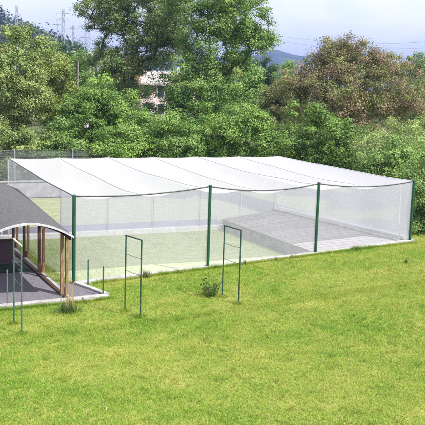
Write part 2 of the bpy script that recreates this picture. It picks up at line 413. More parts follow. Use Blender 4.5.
for y in (-1.975,):
    mb = MB(); P = [roof_pt(s, y) for s in ss]; vs = []
    for q in P: vs += [q+np.array((0, -.015, .012)), q+np.array((0, .022, .012)), q+np.array((0, .022, -.05)), q+np.array((0, -.015, -.05))]
    mb.add(vs, [[4*i+k, 4*i+(k+1) % 4, 4*i+4+(k+1) % 4, 4*i+4+k] for i in range(len(P)-1) for k in range(4)]+[[0, 1, 2, 3], [len(vs)-1, len(vs)-2, len(vs)-3, len(vs)-4]])
    mb.build('fascia', M['fascia'], ro)
PY = (-1.36, 1.62, 4.1, 5.9); PX = (-.67, -.62, -.55, -.55)
for j, (y, x) in enumerate(zip(PY, PX)):
    # arched tie beam carrying the roof
    mb = MB(); P = [roof_pt(s, y)-np.array((0, 0, .05)) for s in np.linspace(-.93, .93, 21)]; vs = []
    for q in P:
        d = .11
        vs += [q+np.array((0, -.05, 0)), q+np.array((0, .05, 0)), q+np.array((0, .05, -d)), q+np.array((0, -.05, -d))]
    mb.add(vs, [[4*i+k, 4*i+(k+1) % 4, 4*i+4+(k+1) % 4, 4*i+4+k] for i in range(len(P)-1) for k in range(4)]+[[0, 1, 2, 3], [len(vs)-1, len(vs)-2, len(vs)-3, len(vs)-4]])
    mb.build('roof_rib', M['wood_dark'], pv)
    for sx in (x, -3.1):
        zt = 1.935+.037*(y+1.9)-.03
        for k in (-1, 1):
            mb = MB(); mb.box(sx+k*.07-.042, sx+k*.07+.042, y-.05, y+.05, .03, zt+ (.10 if (k < 0) == (sx > XC) else .02))
            mb.build('post', M['wood_red'] if (j == 0 or k > 0) else M['wood_dark'], pv, bevel=.006)  # rear pairs: right board lighter, left darker; sunlit side put into the colour
        MB().box(sx-.044, sx+.044, y-.03, y+.03, .045, .30).build('post_block', M['wood_dark'], pv)
for sx in (-.60, -3.16):
    dx_ = .18 if sx > XC else 0
    MB().bar((sx-.05, -1.9, 1.885), (sx-.05+dx_, 6.25, 1.885+.037*8.15), .06, .13).build('eave_beam', M['wood_dark'], pv)
MB().box(-.78, -.66, -1.80, 6.2, .0, .105).build('floor_edging', M['wood_dark'], pv, bevel=.008)
MB().box(-.645, -.54, -1.80, 6.2, .0, .085).build('floor_edging', M['concrete_grey'], pv, bevel=.008)
# low board screen and mat under the roof
sc_ = empty('low_screen', (-2.2, 3.4, .04), 'low plum brown board screen with a dark top rail standing under the pavilion roof', 'screen')
mb = MB(); mb.box(-3.3, -1.16, 3.36, 3.44, .08, .85); mb.build('board_panel', M['panel'], sc_, bevel=.006)
MB().box(-3.34, -1.12, 3.33, 3.47, .853, .91).build('top_rail', M['wood_dark'], sc_, bevel=.006)
for x in (-3.25, -2.2, -1.21): MB().box(x-.04, x+.04, 3.445, 3.52, .04, .85).build('upright', M['wood_dark'], sc_)
mb = MB(); mb.box(-3.2, -.84, 2.05, 3.30, .042, .075)
tag(mb.build('rubber_mat', M['mat_green'], bevel=.01), 'dark green mat lying on the gravel before the plum board screen', 'mat')

# ------------------------------------------------------------------ trellis frames and stakes
def trellis(a, b, h, m, mt, label):
    za, zb = float(lz(*a)), float(lz(*b))
    t = empty('trellis_frame', ((a[0]+b[0])/2, (a[1]+b[1])/2, (za+zb)/2), label, 'trellis', 'narrow trellis frames standing in the lawn')
    MB().tube((*a, za-.1), (*a, za+h), .02, n=8).build('post', m, t)
    MB().tube((*b, zb-.1), (*b, zb+h), .023, n=8).build('post', m, t)
    MB().tube((a[0], a[1]+.03, za+h-.012), (b[0], b[1]-.03, zb+h-.012), .021, n=8).build('top_bar', mt, t)
    for fr in (.76, .545):
        pts = [(a[0]+(b[0]-a[0])*k/8, a[1]+(b[1]-a[1])*k/8, (za+(zb-za)*k/8)+h*fr-.02*math.sin(math.pi*k/8)) for k in range(9)]
        MB().path(pts, .0065, 5).build('wire', m, t)
trellis((-2.62, -3.55), (-2.63, -4.50), 2.28, M['grey_metal'], M['white_metal'], 'weathered green frame with a whitish top bar before the pavilion gravel')
trellis((.50, -3.42), (.66, -4.22), 2.16, M['dark_metal'], M['dark_metal'], 'thin dark green frame in the lawn with no plant at its foot')
trellis((3.52, -3.46), (3.62, -4.30), 2.16, M['dark_metal'], M['dark_metal'], 'thin dark green frame in the lawn beside a small leafy plant')
def stake(x, y, h, r, label, m=None):
    z = float(lz(x, y)) if x > .5 else .03
    mb = MB(); mb.path([(x, y, z-.1), (x, y, z+h-.03), (x, y, z+h)], [r, r, r*.55], 8)
    tag(mb.build('stake', m or M['dark_metal']), label, 'stake', 'short stakes')
stake(-2.46, -1.95, 1.06, .021, 'short weathered green stake in the gravel beside the frame with a whitish top bar', M['grey_metal'])
stake(.36, -.38, .84, .022, 'short dark green stake on the gravel nearest the big green corner post', M['dark_metal'])
stake(.40, -1.78, .93, .024, 'short dark green stake at the pointed corner of the gravel kerb', M['dark_metal'])
stake(3.52, -2.52, .44, .010, 'very short thin stake in the lawn behind the small leafy plant', M['dark_metal'])

# ------------------------------------------------------------------ vegetation
def quads(C, n, size, asp, rng, up=.5, out=None):
    """leaf quads: centres C Nx3 -> verts, faces"""
    N = len(C)
    nr = rng.normal(size=(N, 3))
    if out is not None: nr = nr*.42+out*1.0
    nr[:, 2] += up*(1.5 if out is None else .9); nr /= np.linalg.norm(nr, axis=1)[:, None]
    a = rng.normal(size=(N, 3)); a -= nr*(a*nr).sum(1)[:, None]; a /= np.linalg.norm(a, axis=1)[:, None]
    b = np.cross(nr, a)
    L = (size*rng.uniform(.42, 1.55, N))[:, None]; W = L*asp
    fold = nr*L*.12
    V = np.stack([C-a*L, C+b*W+fold, C+a*L, C-b*W+fold], 1).reshape(-1, 3)
    return V, np.arange(4*N).reshape(N, 4)

def branch_nodes(base, top, tips, rng):
    """connect tips to the trunk by nearest-lower-node growth; returns segments with radii"""
    nodes = [np.array(base, float)]; par = [-1]
    nt = 7; lean = rng.normal(size=2)*.03
    for i in range(1, nt+1):
        t = i/nt; q = np.array(base)*(1-t)+np.array(top)*t; q[:2] += rng.normal(size=2)*.06*(t > .15)
        nodes.append(q); par.append(i-1)
    order = np.argsort(np.linalg.norm(tips-np.array(nodes[nt//2]), axis=1))
    for k in order:
        q = tips[k]; A = np.array(nodes); d = np.linalg.norm(A-q, axis=1)
        # prefer nodes lower than the tip (branches rise)
        d = d + np.maximum(0, A[:, 2]-q[2]+.1)*1.3
        d[0] += 3
        j = int(np.argmin(d)); p = A[j]
        L = np.linalg.norm(q-p); last = j
        if L > 1.0:
            mid = (p+q)/2+rng.normal(size=3)*L*.07+np.array((0, 0, -.04*L)); nodes.append(mid); par.append(last); last = len(nodes)-1
        nodes.append(q); par.append(last)
    return np.array(nodes), np.array(par)

def tubes(nodes, par, r_tip, r_base, n=5):
    N = len(nodes); w = np.zeros(N)
    has = np.zeros(N, bool); has[par[par >= 0]] = True
    w[~has] = 1
    for i in range(N-1, 0, -1): w[par[i]] += w[i] if par[i] < i else 0
    r = r_tip*np.power(np.maximum(w, 1), .46); r *= min(1, r_base/r.max()) if r.max() > r_base else 1
    i = np.arange(1, N); p = nodes[par[i]]; q = nodes[i]; t = q-p; L = np.linalg.norm(t, axis=1); ok = L > 1e-4
    p, q, t, i = p[ok], q[ok], t[ok]/L[ok][:, None], i[ok]
    ref = np.where(np.abs(t[:, 2:3]) < .9, np.array([[0, 0, 1.]]), np.array([[1., 0, 0]]))
    a = np.cross(t, ref); a /= np.linalg.norm(a, axis=1)[:, None]; b = np.cross(t, a)
    r1 = r[i]; r0 = np.minimum(r[par[i]], r1*1.35)
    V = []
    for k in range(n):
        an = 2*math.pi*k/n; o = a*math.cos(an)+b*math.sin(an)
        V.append(p+o*r0[:, None]); V.append(q+o*r1[:, None])
    V = np.stack(V, 1).reshape(-1, 3); m = len(p); base = (np.arange(m)*2*n)[:, None]
    Fc = np.concatenate([base+np.array([[2*k, 2*((k+1) % n), 2*((k+1) % n)+1, 2*k+1]]) for k in range(n)])
    return V, Fc

LS, LN, LC_ = .54, 3.3, 1.85
def make_tree(name, base, blobs, label, cat, c1, c2, ntips=170, per=110, lsize=.12, spread=.55, asp=.5, seed=0, trunk_r=.22,
              trunk_top=None, bark='bark', group=None, shell=.35, r_tip=.012, c3=None, p3=0., shoots=.0, squash=.75, thin=.24):
    """blobs: list of (x,y,z,rx,ry,rz,weight): the masses that make up the crown (world coordinates)"""
    rng = np.random.default_rng(seed)
    ntips = int(ntips*.78); per = per*1.25
    bl = np.array(blobs, float); wts = bl[:, 6]/bl[:, 6].sum()
    ch = rng.choice(len(bl), ntips, p=wts)
    u = rng.normal(size=(ntips, 3)); u /= np.linalg.norm(u, axis=1)[:, None]
    rr_ = rng.uniform(shell, 1, ntips)**.6
    tips = bl[ch, :3]+u*rr_[:, None]*bl[ch, 3:6]
    if shoots:
        sh_ = rng.uniform(size=ntips) < shoots
        tips[sh_] += np.array((0, 0, 1))*rng.uniform(.1, .75, (sh_.sum(), 1))+u[sh_]*rng.uniform(0, .45, (sh_.sum(), 1))
    # crowns grow in uneven masses: thin out whole pockets of them
    fld = vnoise(tips[:, 0]+tips[:, 1]*.6+50, tips[:, 2]+tips[:, 1]*.35+50, seed*7+3, 2, .5)
    tips = tips[fld > np.quantile(fld, thin)]
    tips = tips[tips[:, 2] > base[2]+.25]
    ctr = (bl[:, :3]*wts[:, None]).sum(0)
    top = trunk_top if trunk_top is not None else (base[0]*.4+ctr[0]*.6, base[1]*.4+ctr[1]*.6, ctr[2]+bl[:, 5].max()*.3)
    root = empty(name, base, label, cat, group)
    nodes, par = branch_nodes(base, top, tips, rng)
    V, Fc = tubes(nodes, par, r_tip, trunk_r)
    arr_mesh('trunk', V, Fc, M[bark], root, True)
    # leaves: around every tip and thinly along the way to it
    nt = len(tips)
    sc = rng.uniform(.5, 1.45, nt); cnt = rng.poisson(per*LN*sc)
    idx = np.repeat(np.arange(nt), cnt)
    dr = rng.normal(size=(len(idx), 3)); dr /= np.linalg.norm(dr, axis=1)[:, None]
    wob = 1+.35*np.sin(dr[:, 0]*4+idx)*np.sin(dr[:, 1]*5+idx*2.1)+.25*np.sin(dr[:, 2]*6+idx*.7)
    off = dr*(rng.uniform(size=len(idx))**.42*wob*spread*sc[idx])[:, None]*np.array([1, 1, squash])
    Cc = tips[idx]+off; ok = Cc[:, 2] > .05
    Cc, idx, dr = Cc[ok], idx[ok], dr[ok]
    V, Fc = quads(Cc, len(Cc), lsize*LS, asp, rng, .5, dr)
    tipc = rng.uniform(0, 1, nt)[idx]; k = np.clip(.75*tipc+.25*rng.uniform(0, 1, len(Cc)), 0, 1)[:, None]
    col = (np.array(c1)*(1-k)+np.array(c2)*k)
    if c3 is not None:
        pick = (rng.uniform(size=nt)[idx]*.6+rng.uniform(size=len(idx))*.4) < p3
        col[pick] = np.array(c3)*rng.uniform(.7, 1.3, (pick.sum(), 1))
    arr_mesh('crown', V, Fc, M['leaf'], root, False, np.repeat(col*LC_, 4, 0))
    return root

def blob(px, py, d, rw, rh, w=1.0, rd=None):
    """crown mass centred where the picture shows it: half width and half height in metres"""
    q = spot(px, d); z = hgt(px, py, d)
    return (q[0], q[1], z, rw, rd or rw, rh, w)
def base_at(px, d, z=-.05):
    q = spot(px, d); return (float(q[0]), float(q[1]), z)

YG = ((.065, .10, .028), (.175, .215, .075))          # yellowish green
BG = ((.048, .098, .022), (.145, .215, .050))          # bright green
MG = ((.042, .088, .022), (.15, .215, .06))          # mid green
GG = ((.050, .085, .030), (.165, .21, .080))         # greyish green
DG = ((.018, .040, .016), (.05, .085, .03))          # dark green
T = make_tree
# left mass
T('broadleaf_tree', base_at(12, 50), [blob(8, 88, 50, 2.6, 2.6, 2), blob(-18, 75, 50, 2.2, 2.9, 1.2), blob(30, 70, 51, 2.0, 2.1, 1.3), blob(22, 48, 51, 2.0, 1.5, 1.1), blob(0, 120, 49, 2.2, 1.8, 1)],
  'large yellowish green broadleaf tree at the left edge behind the wire fence', 'tree', *YG, ntips=330, per=120, seed=1, lsize=.105, spread=.6, trunk_r=.2, c3=(.13, .10, .04), p3=.08)
T('broadleaf_tree', base_at(57, 56), [blob(52, 88, 56, 1.7, 2.2, 1), blob(62, 108, 56, 1.5, 2.0, 1), blob(45, 66, 57, 1.3, 1.3, .7), blob(70, 98, 55, 1.0, 1.4, .5)],
  'narrower olive green tree touching the right side of the large yellowish tree', 'tree', (.07, .10, .022), (.17, .20, .05), ntips=210, per=110, seed=2, lsize=.11, spread=.55)
# tall open trees in the middle
T('tall_tree', base_at(128, 64), [blob(140, 22, 64, 4.0, 3.4, 2.2), blob(108, 14, 64, 2.6, 2.2, .9), blob(165, 40, 63, 2.0, 2.6, 1), blob(125, 75, 64, 2.2, 2.6, .9), blob(100, 62, 64, 1.8, 1.9, .4), blob(150, -18, 64, 3.5, 2.3, 1)],
  'tall open grey green tree with arching dark limbs left of the pink house', 'tree', *GG, ntips=640, per=66, thin=.05, seed=3, lsize=.115, spread=.62, trunk_r=.30, r_tip=.02, shell=.25)
T('tall_tree', base_at(201, 58), [blob(212, 40, 58, 2.6, 3.4, 2), blob(235, 15, 58, 2.4, 1.9, 1.1), blob(255, 40, 58, 1.4, 1.3, .55), blob(195, 92, 57, 2.0, 2.6, 1.4), blob(232, 100, 57, 1.9, 1.9, .8), blob(200, -8, 58, 3.3, 2.2, 1.2), blob(188, 128, 56, 1.8, 1.6, .8)],
  'tall green tree with a straight trunk right of the pink house', 'tree', *MG, ntips=640, per=76, thin=.04, seed=4, lsize=.115, spread=.6, trunk_r=.26, r_tip=.018, shell=.25)
# trees behind them
T('broadleaf_tree', base_at(98, 82), [blob(98, 72, 82, 2.8, 3.0, 1), blob(86, 92, 82, 2.5, 2.6, 1), blob(115, 100, 82, 2.6, 2.4, 1)],
  'mid green tree behind the left bright bushes, below the lattice pylon', 'tree', *MG, ntips=190, per=90, seed=5, lsize=.16, spread=.8)
T('broadleaf_tree', base_at(129, 76), [blob(130, 72, 76, 1.2, 1.5, 1)],
  'small tree with reddish tinted leaves between the two tall trees and the left pylon', 'tree', (.11, .07, .035), (.2, .15, .07), ntips=60, per=80, seed=6, lsize=.14, spread=.6)
T('dark_tree', base_at(64, 95), [blob(64, 62, 95, 2.7, 3.0, 1), blob(52, 55, 95, 2.2, 1.6, .6), blob(76, 80, 95, 2.0, 2.6, .7)],
  'dark bluish green tree on the skyline below the thin pylon', 'tree', (.02, .05, .03), (.05, .09, .045), ntips=150, per=90, seed=7, lsize=.17, spread=.8)
T('broadleaf_tree', base_at(240, 72), [blob(240, 82, 72, 2.0, 2.3, 1), blob(250, 110, 72, 1.9, 2.0, 1)],
  'leafy green tree behind the tall straight trunked tree, on its right', 'tree', *BG, ntips=130, per=85, seed=8, lsize=.15, spread=.7)
T('dark_tree', base_at(264, 92), [blob(264, 84, 92, 1.6, 3.0, 1), blob(262, 100, 92, 2.0, 2.6, .8)],
  'dark narrow evergreen below the blue hills', 'tree', *DG, ntips=110, per=90, seed=9, lsize=.16, spread=.6)
T('broadleaf_tree', base_at(283, 100), [blob(283, 78, 100, 2.6, 2.3, 1), blob(292, 95, 98, 2.4, 2.3, .8)],
  'fresh green tree right of the dark evergreen below the blue hills', 'tree', *BG, ntips=130, per=90, seed=10, lsize=.17, spread=.8)
T('broadleaf_tree', base_at(279, 66), [blob(277, 98, 66, 1.6, 1.5, 1), blob(285, 118, 66, 2.0, 1.8, 1), blob(266, 120, 66, 1.2, 1.5, .5)],
  'rounded olive tree in front of the evergreen at the left foot of the brown tree', 'tree', (.06, .075, .03), (.15, .17, .07), ntips=140, per=100, seed=11, lsize=.13, spread=.6)
T('slender_tree', base_at(166, 62), [blob(163, 92, 62, 1.5, 2.0, 1), blob(180, 80, 62, 1.2, 1.6, .7), blob(150, 112, 62, 1.5, 1.2, .6), blob(186, 108, 61, 1.0, 1.2, .5)],
  'slender thinly leaved tree screening the front of the pink house', 'tree', *MG, ntips=130, per=26, seed=15, lsize=.12, spread=.6, trunk_r=.12, shell=.1)
T('slender_tree', base_at(226, 66), [blob(228, 76, 66, 1.4, 1.2, 1), blob(218, 95, 66, 1.2, 1.4, .7)],
  'slender thinly leaved tree before the small pale house', 'tree', *BG, ntips=60, per=40, seed=16, lsize=.12, spread=.5, trunk_r=.1, shell=.1)
# the brown tree
T('copper_tree', base_at(352, 54), [blob(350, 84, 54, 3.6, 2.6, 2.2), blob(306, 98, 54, 2.2, 2.6, 1.2), blob(392, 88, 54, 2.2, 2.2, 1.2), blob(338, 60, 54, 2.4, 1.7, .9), blob(300, 85, 54, 1.5, 1.6, .5), blob(412, 105, 54, 1.6, 1.4, .6), blob(360, 120, 53, 2.6, 1.6, .7), blob(332, 56, 54, 1.2, 1.2, .45), blob(372, 66, 54, 1.8, 1.3, .7), blob(345, 100, 53, 3.0, 2.0, 1.0)],
  'large spreading tree with reddish brown young leaves and pale limbs', 'tree', (.074, .056, .034), (.185, .145, .088), ntips=980, per=44, thin=.04, seed=12, lsize=.095, spread=.5, trunk_r=.24, bark='bark_pale', r_tip=.026, shell=.10, c3=(.11, .13, .045), p3=.46)
T('broadleaf_tree', base_at(414, 72), [blob(412, 82, 72, 2.0, 2.6, 1), blob(430, 88, 72, 2.5, 3.0, 1)],
  'grey green tree at the right edge behind the reddish brown tree', 'tree', *GG, ntips=140, per=90, seed=13, lsize=.15, spread=.7)
T('broadleaf_tree', base_at(455, 60), [blob(450, 100, 60, 3.0, 3.4, 1), blob(440, 130, 60, 2.5, 2.0, .7)],
  'grey green crown cut by the right edge, lower in front of the other edge tree', 'tree', *GG, ntips=140, per=90, seed=14, lsize=.15, spread=.8)
# bushes right behind the enclosure
def bush(px, py, d, rw, rh, label, c, seed, n=130, per=120, ls=.10, extra=(), **kw):
    hb = hgt(px, py, d)
    bl = [blob(px, py, d, rw, rh, 1)]+[blob(*e) for e in extra]
    q = spot(px, d); bl.append((q[0], q[1], 1.2, rw*.95, rw*.95, 1.3, .7))
    T('shrub', base_at(px, d), bl, label, 'shrub', *c, ntips=n, per=per, lsize=ls, seed=seed, trunk_r=.09, spread=.5, r_tip=.01,
      trunk_top=(q[0], q[1], hb), shoots=.4, group='bushes behind the netted enclosure', **kw)
bush(95, 124, 49, 2.0, 1.9, 'bright green bush just right of the large yellowish tree', BG, 21, 260, extra=((75, 132, 49, 1.3, 1.5, .6), (118, 126, 49, 1.5, 1.6, .7), (98, 104, 49, 1.2, .9, .5)))
bush(150, 142, 47, 1.6, 1.1, 'low bright green bush below the pink house', BG, 22, 150, extra=((170, 146, 47, 1.2, .8, .5),))
bush(222, 140, 46, 1.6, 1.2, 'bright green bush at the foot of the tall straight trunked tree', BG, 23, 170, extra=((205, 146, 46, 1.1, .9, .5), (235, 128, 47, 1.1, .8, .4)))
bush(262, 140, 46, 1.3, 1.2, 'bright green bush behind the far right corner of the canopy', BG, 24, 150, extra=((250, 128, 46, .9, .8, .4), (280, 146, 45, 1.0, .9, .5)))
bush(318, 142, 43, 1.7, 1.3, 'dense leafy bush left of the pale willowy bush', (( .042, .085, .02), (.12, .18, .04)), 25, 230, extra=((298, 140, 44, 1.0, 1.0, .5), (345, 150, 42, 1.3, 1.0, .7), (322, 130, 43, 1.0, .7, .3)))
bush(400, 158, 40, 1.6, 1.2, 'pale greyish green willowy bush at the right behind the side net', ((.09, .13, .04), (.22, .27, .10)), 26, 260, ls=.085, extra=((380, 162, 40, .9, .8, .5), (425, 158, 40, 1.5, 1.2, .8), (415, 140, 40, 1.0, .6, .3)), asp=.3)
bush(372, 168, 41, 1.3, .9, 'low mid green bush under the right side of the dense leafy bush', MG, 34, 130)
bush(395, 172, 38, 1.2, .7, 'low green bush in front of the pale willowy bush', MG, 35, 120)
bush(100, 148, 50, 1.6, 1.0, 'shaded green bush low between the wire fence and the bright green bush', MG, 36, 130)
bush(30, 152, 46, 1.6, .8, 'low olive bush behind the wire fence left of the canopy corner', YG, 27, 130, extra=((10, 158, 46, 1.0, .9, .5), (-8, 160, 46, 1.4, 1.2, .6)))
bush(64, 150, 46, 1.3, .8, 'low dark green bush behind the wire fence right of the olive bush', MG, 30, 110)
bush(430, 205, 32.5, .9, 1.1, 'shady bush beside the last green post at the right edge', MG, 28, 130, ls=.07, extra=((424, 225, 32.5, .6, .5, .4), (420, 188, 33, .5, .6, .3)))
bush(450, 190, 33, 1.2, 1.6, 'shady bush cut by the right edge, up the slope from the last green post', MG, 29, 110, ls=.08)
bush(-14, 176, 44, 1.2, 1.0, 'olive bush at the left edge beyond the pavilion roof', YG, 31, 110)
bush(120, 152, 45.5, 1.4, .7, 'low leafy bush left of the low bush below the pink house', BG, 32, 110)
bush(185, 150, 45.5, 1.3, .8, 'low leafy bush right of the low bush below the pink house', MG, 33, 110)

# small plants in the lawn
def tuft(name, x, y, n, h, spread, label, c1, c2, seed, width=.012, z=None, lean=.5, cat='plant'):
    rng = np.random.default_rng(seed); z0 = float(lz(x, y)) if z is None else z
    V = []; Fc = []; Cc = []
    for i in range(n):
        an = rng.uniform(0, 2*math.pi); l = h*rng.uniform(.55, 1.1); ln = rng.uniform(.1, 1)*lean
        b = np.array((x+rng.normal()*spread*.3, y+rng.normal()*spread*.3, z0-.02)); dr = np.array((math.cos(an), math.sin(an), 0)); sd = np.array((-dr[1], dr[0], 0))*width*rng.uniform(.7, 1.4)
        k = len(V); S = 4; cc = np.array(c1)+(np.array(c2)-np.array(c1))*rng.uniform()
        for s in range(S+1):
            t = s/S; p_ = b+dr*l*ln*t*t+np.array((0, 0, l*t*(1-.35*ln*t))); w = sd*(1-t*.92)*(.6+.8*t if t < .5 else 1)
            V += [p_-w, p_+w]; Cc += [cc, cc]
        Fc += [[k+2*s, k+2*s+1, k+2*s+3, k+2*s+2] for s in range(S)]
    return np.array(V), np.array(Fc), np.array(Cc)
g1 = empty('grass_clump', (-.95, -2.95, 0), 'dark green clump of arching grass by the gravel kerb with tan stalks', 'plant')
V, Fc, Cc = tuft('blades', -.95, -2.95, 260, .40, .50, '', (.06, .12, .03), (.14, .21, .06), 1, .011, 0.0, 1.1)
arr_mesh('blades', V, Fc, M['leaf'], g1, False, Cc)
V, Fc, Cc = tuft('stalks', -.95, -2.95, 30, 1.0, .26, '', (.36, .27, .12), (.50, .38, .18), 2, .010, 0.0, .12)
arr_mesh('dry_stalks', V, Fc, M['leaf'], g1, False, Cc)
g2 = empty('leafy_plant', (3.30, -3.15, .15), 'small leafy green plant at the foot of the right dark green frame', 'plant')
rng = np.random.default_rng(9); st = MB(); LC = []
for i in range(13):
    an = rng.uniform(0, 6.28); l = rng.uniform(.25, .62); b = np.array((3.30+rng.normal()*.09, -3.15+rng.normal()*.09, .13)); tip = b+np.array((math.cos(an)*.24, math.sin(an)*.24, l))
    mid = (b+tip)/2+np.array((0, 0, .05)); st.path([b, mid, tip], [.006, .005, .003], 5)
    for k in range(16):
        t = rng.uniform(.15, 1); LC.append(b*(1-t)+tip*t+rng.normal(size=3)*.05)
st.build('stem', M['bark'], g2)
V, Fc = quads(np.array(LC), len(LC), .055, .42, rng, .8)
arr_mesh('leaves', V, Fc, M['leaf'], g2, False, np.repeat(np.array((.05, .11, .02))+rng.uniform(0, 1, (len(LC), 1))*np.array((.10, .12, .04)), 4, 0))
weeds = [(2.35, -.22, .30, 70, 'low dark weed clump against the front kerb left of the second green post'), (6.0, -.2, .24, 16, 'small weed at the kerb just right of the second green post'),
         (7.2, -.2, .22, 14, 'small weed at the kerb midway between the second and third green posts'), (7.85, -.2, .24, 14, 'small weed at the kerb left of the third green post'),
         (10.6, -.22, .26, 60, 'wide low weed clump at the kerb right of the third green post'), (11.0, -2.6, .20, 26, 'small dark weed tuft alone in the lawn at the right')]
for i, (x, y, h, n, lb) in enumerate(weeds):
    w = empty('weed', (x, y, float(lz(x, y))), lb, 'weed', 'weeds along the kerb')
    V, Fc, Cc = tuft('blades', x, y, n, h, .28 if n > 30 else .10, '', (.05, .075, .02), (.15, .16, .05), 40+i, .012)
    arr_mesh('blades', V, Fc, M['leaf'], w, False, Cc)

# lawn grass
rng = np.random.default_rng(77)
def scatter(n, x0, x1, y0, y1): return rng.uniform(x0, x1, n), rng.uniform(y0, y1, n)
parts = [scatter(400000, -6.5, 13.5, -13.5, -4.5), scatter(210000, -6.5, 16.5, -5, -.12), scatter(60000, 13.5, 21, -.2, 8)]
X = np.concatenate([q[0] for q in parts]); Y = np.concatenate([q[1] for q in parts])
yard = (Y > -2.36+.049*(X+9)-.1) & (X < .5-.26*(Y+1.75))
keep = ~yard
X, Y = X[keep], Y[keep]
# longer grass along the kerbs and round the feet of the frames
sx, sy = scatter(14000, .6, 13.4, -.24, -.075); X = np.concatenate([X, sx]); Y = np.concatenate([Y, sy]); nlong = len(sx)
sx, _ = scatter(9000, -6, .6, 0, 1); sy = -2.36+.049*(sx+9)-.12-np.abs(rng.normal(0, .05, len(sx))); X = np.concatenate([X, sx]); Y = np.concatenate([Y, sy]); nlong += len(sx)
for fx, fy in ((-2.62, -3.55), (-2.63, -4.50), (.50, -3.42), (.66, -4.22), (3.52, -3.46), (3.62, -4.30), (3.52, -2.52), (3.30, -3.15)):
    k_ = 420; X = np.concatenate([X, fx+rng.normal(0, .075, k_)]); Y = np.concatenate([Y, fy+rng.normal(0, .075, k_)]); nlong += k_
long_ = np.zeros(len(X), bool); long_[-nlong:] = True
# strip of grass beside the pavilion
sx, sy = scatter(190000, -.50, 8.9, .2, 7.6); k_ = rng.uniform(size=len(sx)) < np.clip(1.15-(sx-.16*sy)*.32, .24, 1)*.62; sx = sx[k_]; sy = sy[k_]; X = np.concatenate([X, sx]); Y = np.concatenate([Y, sy])
N = len(X); long_ = np.concatenate([long_, np.zeros(N-len(long_), bool)]); Z = np.where(Y > -.12, np.where(X > 13, lz(X, Y), 0), bumpz(X, Y))
pn = vnoise(X, Y, 31, 4, .55); pf2 = vnoise(X, Y, 47, 3, 2.6)
tus = np.clip((vnoise(X, Y, 63, 2, 5.5)-.62)*7, 0, 1)
Hh = rng.uniform(.022, .060, N)*(.6+.9*pn)*(1+.45*tus)*np.where(long_, 1.9, 1); an = rng.uniform(0, 2*math.pi, N); ln = rng.normal(0, .75, (N, 2))*Hh[:, None]
wd = rng.uniform(.004, .0085, N)
dx = np.cos(an)*wd; dy = np.sin(an)*wd
V = np.empty((N, 3, 3), np.float32)
V[:, 0] = np.stack([X-dx, Y-dy, Z-.004], 1); V[:, 1] = np.stack([X+dx, Y+dy, Z-.004], 1); V[:, 2] = np.stack([X+ln[:, 0], Y+ln[:, 1], Z+Hh], 1)
g = np.clip((pn-.5)*1.7+.60+(pf2-.5)*1.2+rng.normal(0, .25, N), 0, 1)[:, None]
col = np.array((.31, .355, .06))*(1-g)+np.array((.165, .30, .028))*g
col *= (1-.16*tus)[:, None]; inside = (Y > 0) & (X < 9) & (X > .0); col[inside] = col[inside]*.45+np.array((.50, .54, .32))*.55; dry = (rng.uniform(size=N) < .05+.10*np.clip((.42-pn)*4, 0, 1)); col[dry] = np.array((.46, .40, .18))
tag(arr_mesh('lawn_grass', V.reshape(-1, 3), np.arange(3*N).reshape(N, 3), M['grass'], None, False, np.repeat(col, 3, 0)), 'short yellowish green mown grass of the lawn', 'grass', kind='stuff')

# ------------------------------------------------------------------ fence and wall beyond the back lawn
wl_ = empty('garden_wall', (4, 19.6, 0), 'low pale grey concrete wall along the far side of the back lawn', 'wall')
MB().box(-14, 12, 19.55, 19.75, 0, .86).build('wall', M['concrete_grey'], wl_); MB().box(-14, 12, 19.50, 19.80, .862, .92).build('coping', M['concrete_grey'], wl_)
fe = empty('wire_fence', (4, 19.65, .92), 'tall dark wire mesh fence with thin metal rails on the low concrete wall', 'fence')
MB().path([(-14, 19.65, 2.57), (12, 19.65, 2.57)], .022, 6).build('rail', M['cable'], fe)
MB().path([(-14, 19.65, 2.24), (12, 19.65, 2.24)], .02, 6).build('rail', M['cable'], fe)
for x in np.arange(-13.6, 12.1, 3.2): MB().tube((x, 19.65, .92), (x, 19.65, 2.62), .03, n=8).build('post', M['pylon'], fe)
mb = MB(); mb.add([(-14, 19.67, .93), (12, 19.67, .93), (12, 19.67, 2.56), (-14, 19.67, 2.56)], [[0, 1, 2, 3]]); mb.build('mesh', M['chain'], fe)
lp = MB(); lp.tube((-.62, 7.95, 0), (-.72, 8.15, 3.22), .035, n=8); tag(lp.build('white_pole', M['white_metal']), 'slim white leaning pole outside the far left corner of the enclosure', 'pole')
wf = empty('wire_fence', (17, 1.8, .8), 'low thin stick fence in the shade at the right edge', 'fence')
for k in range(5):
    x = 14.6+k*.7; MB().tube((x, 2.2, .6), (x+.02, 2.2, 1.6), .018, n=6).build('post', M['pole_wood'], wf)
for z in (1.0, 1.4): MB().tube((14.5, 2.2, z), (17.5, 2.2, z+.03), .008, n=5).build('wire', M['pylon'], wf)

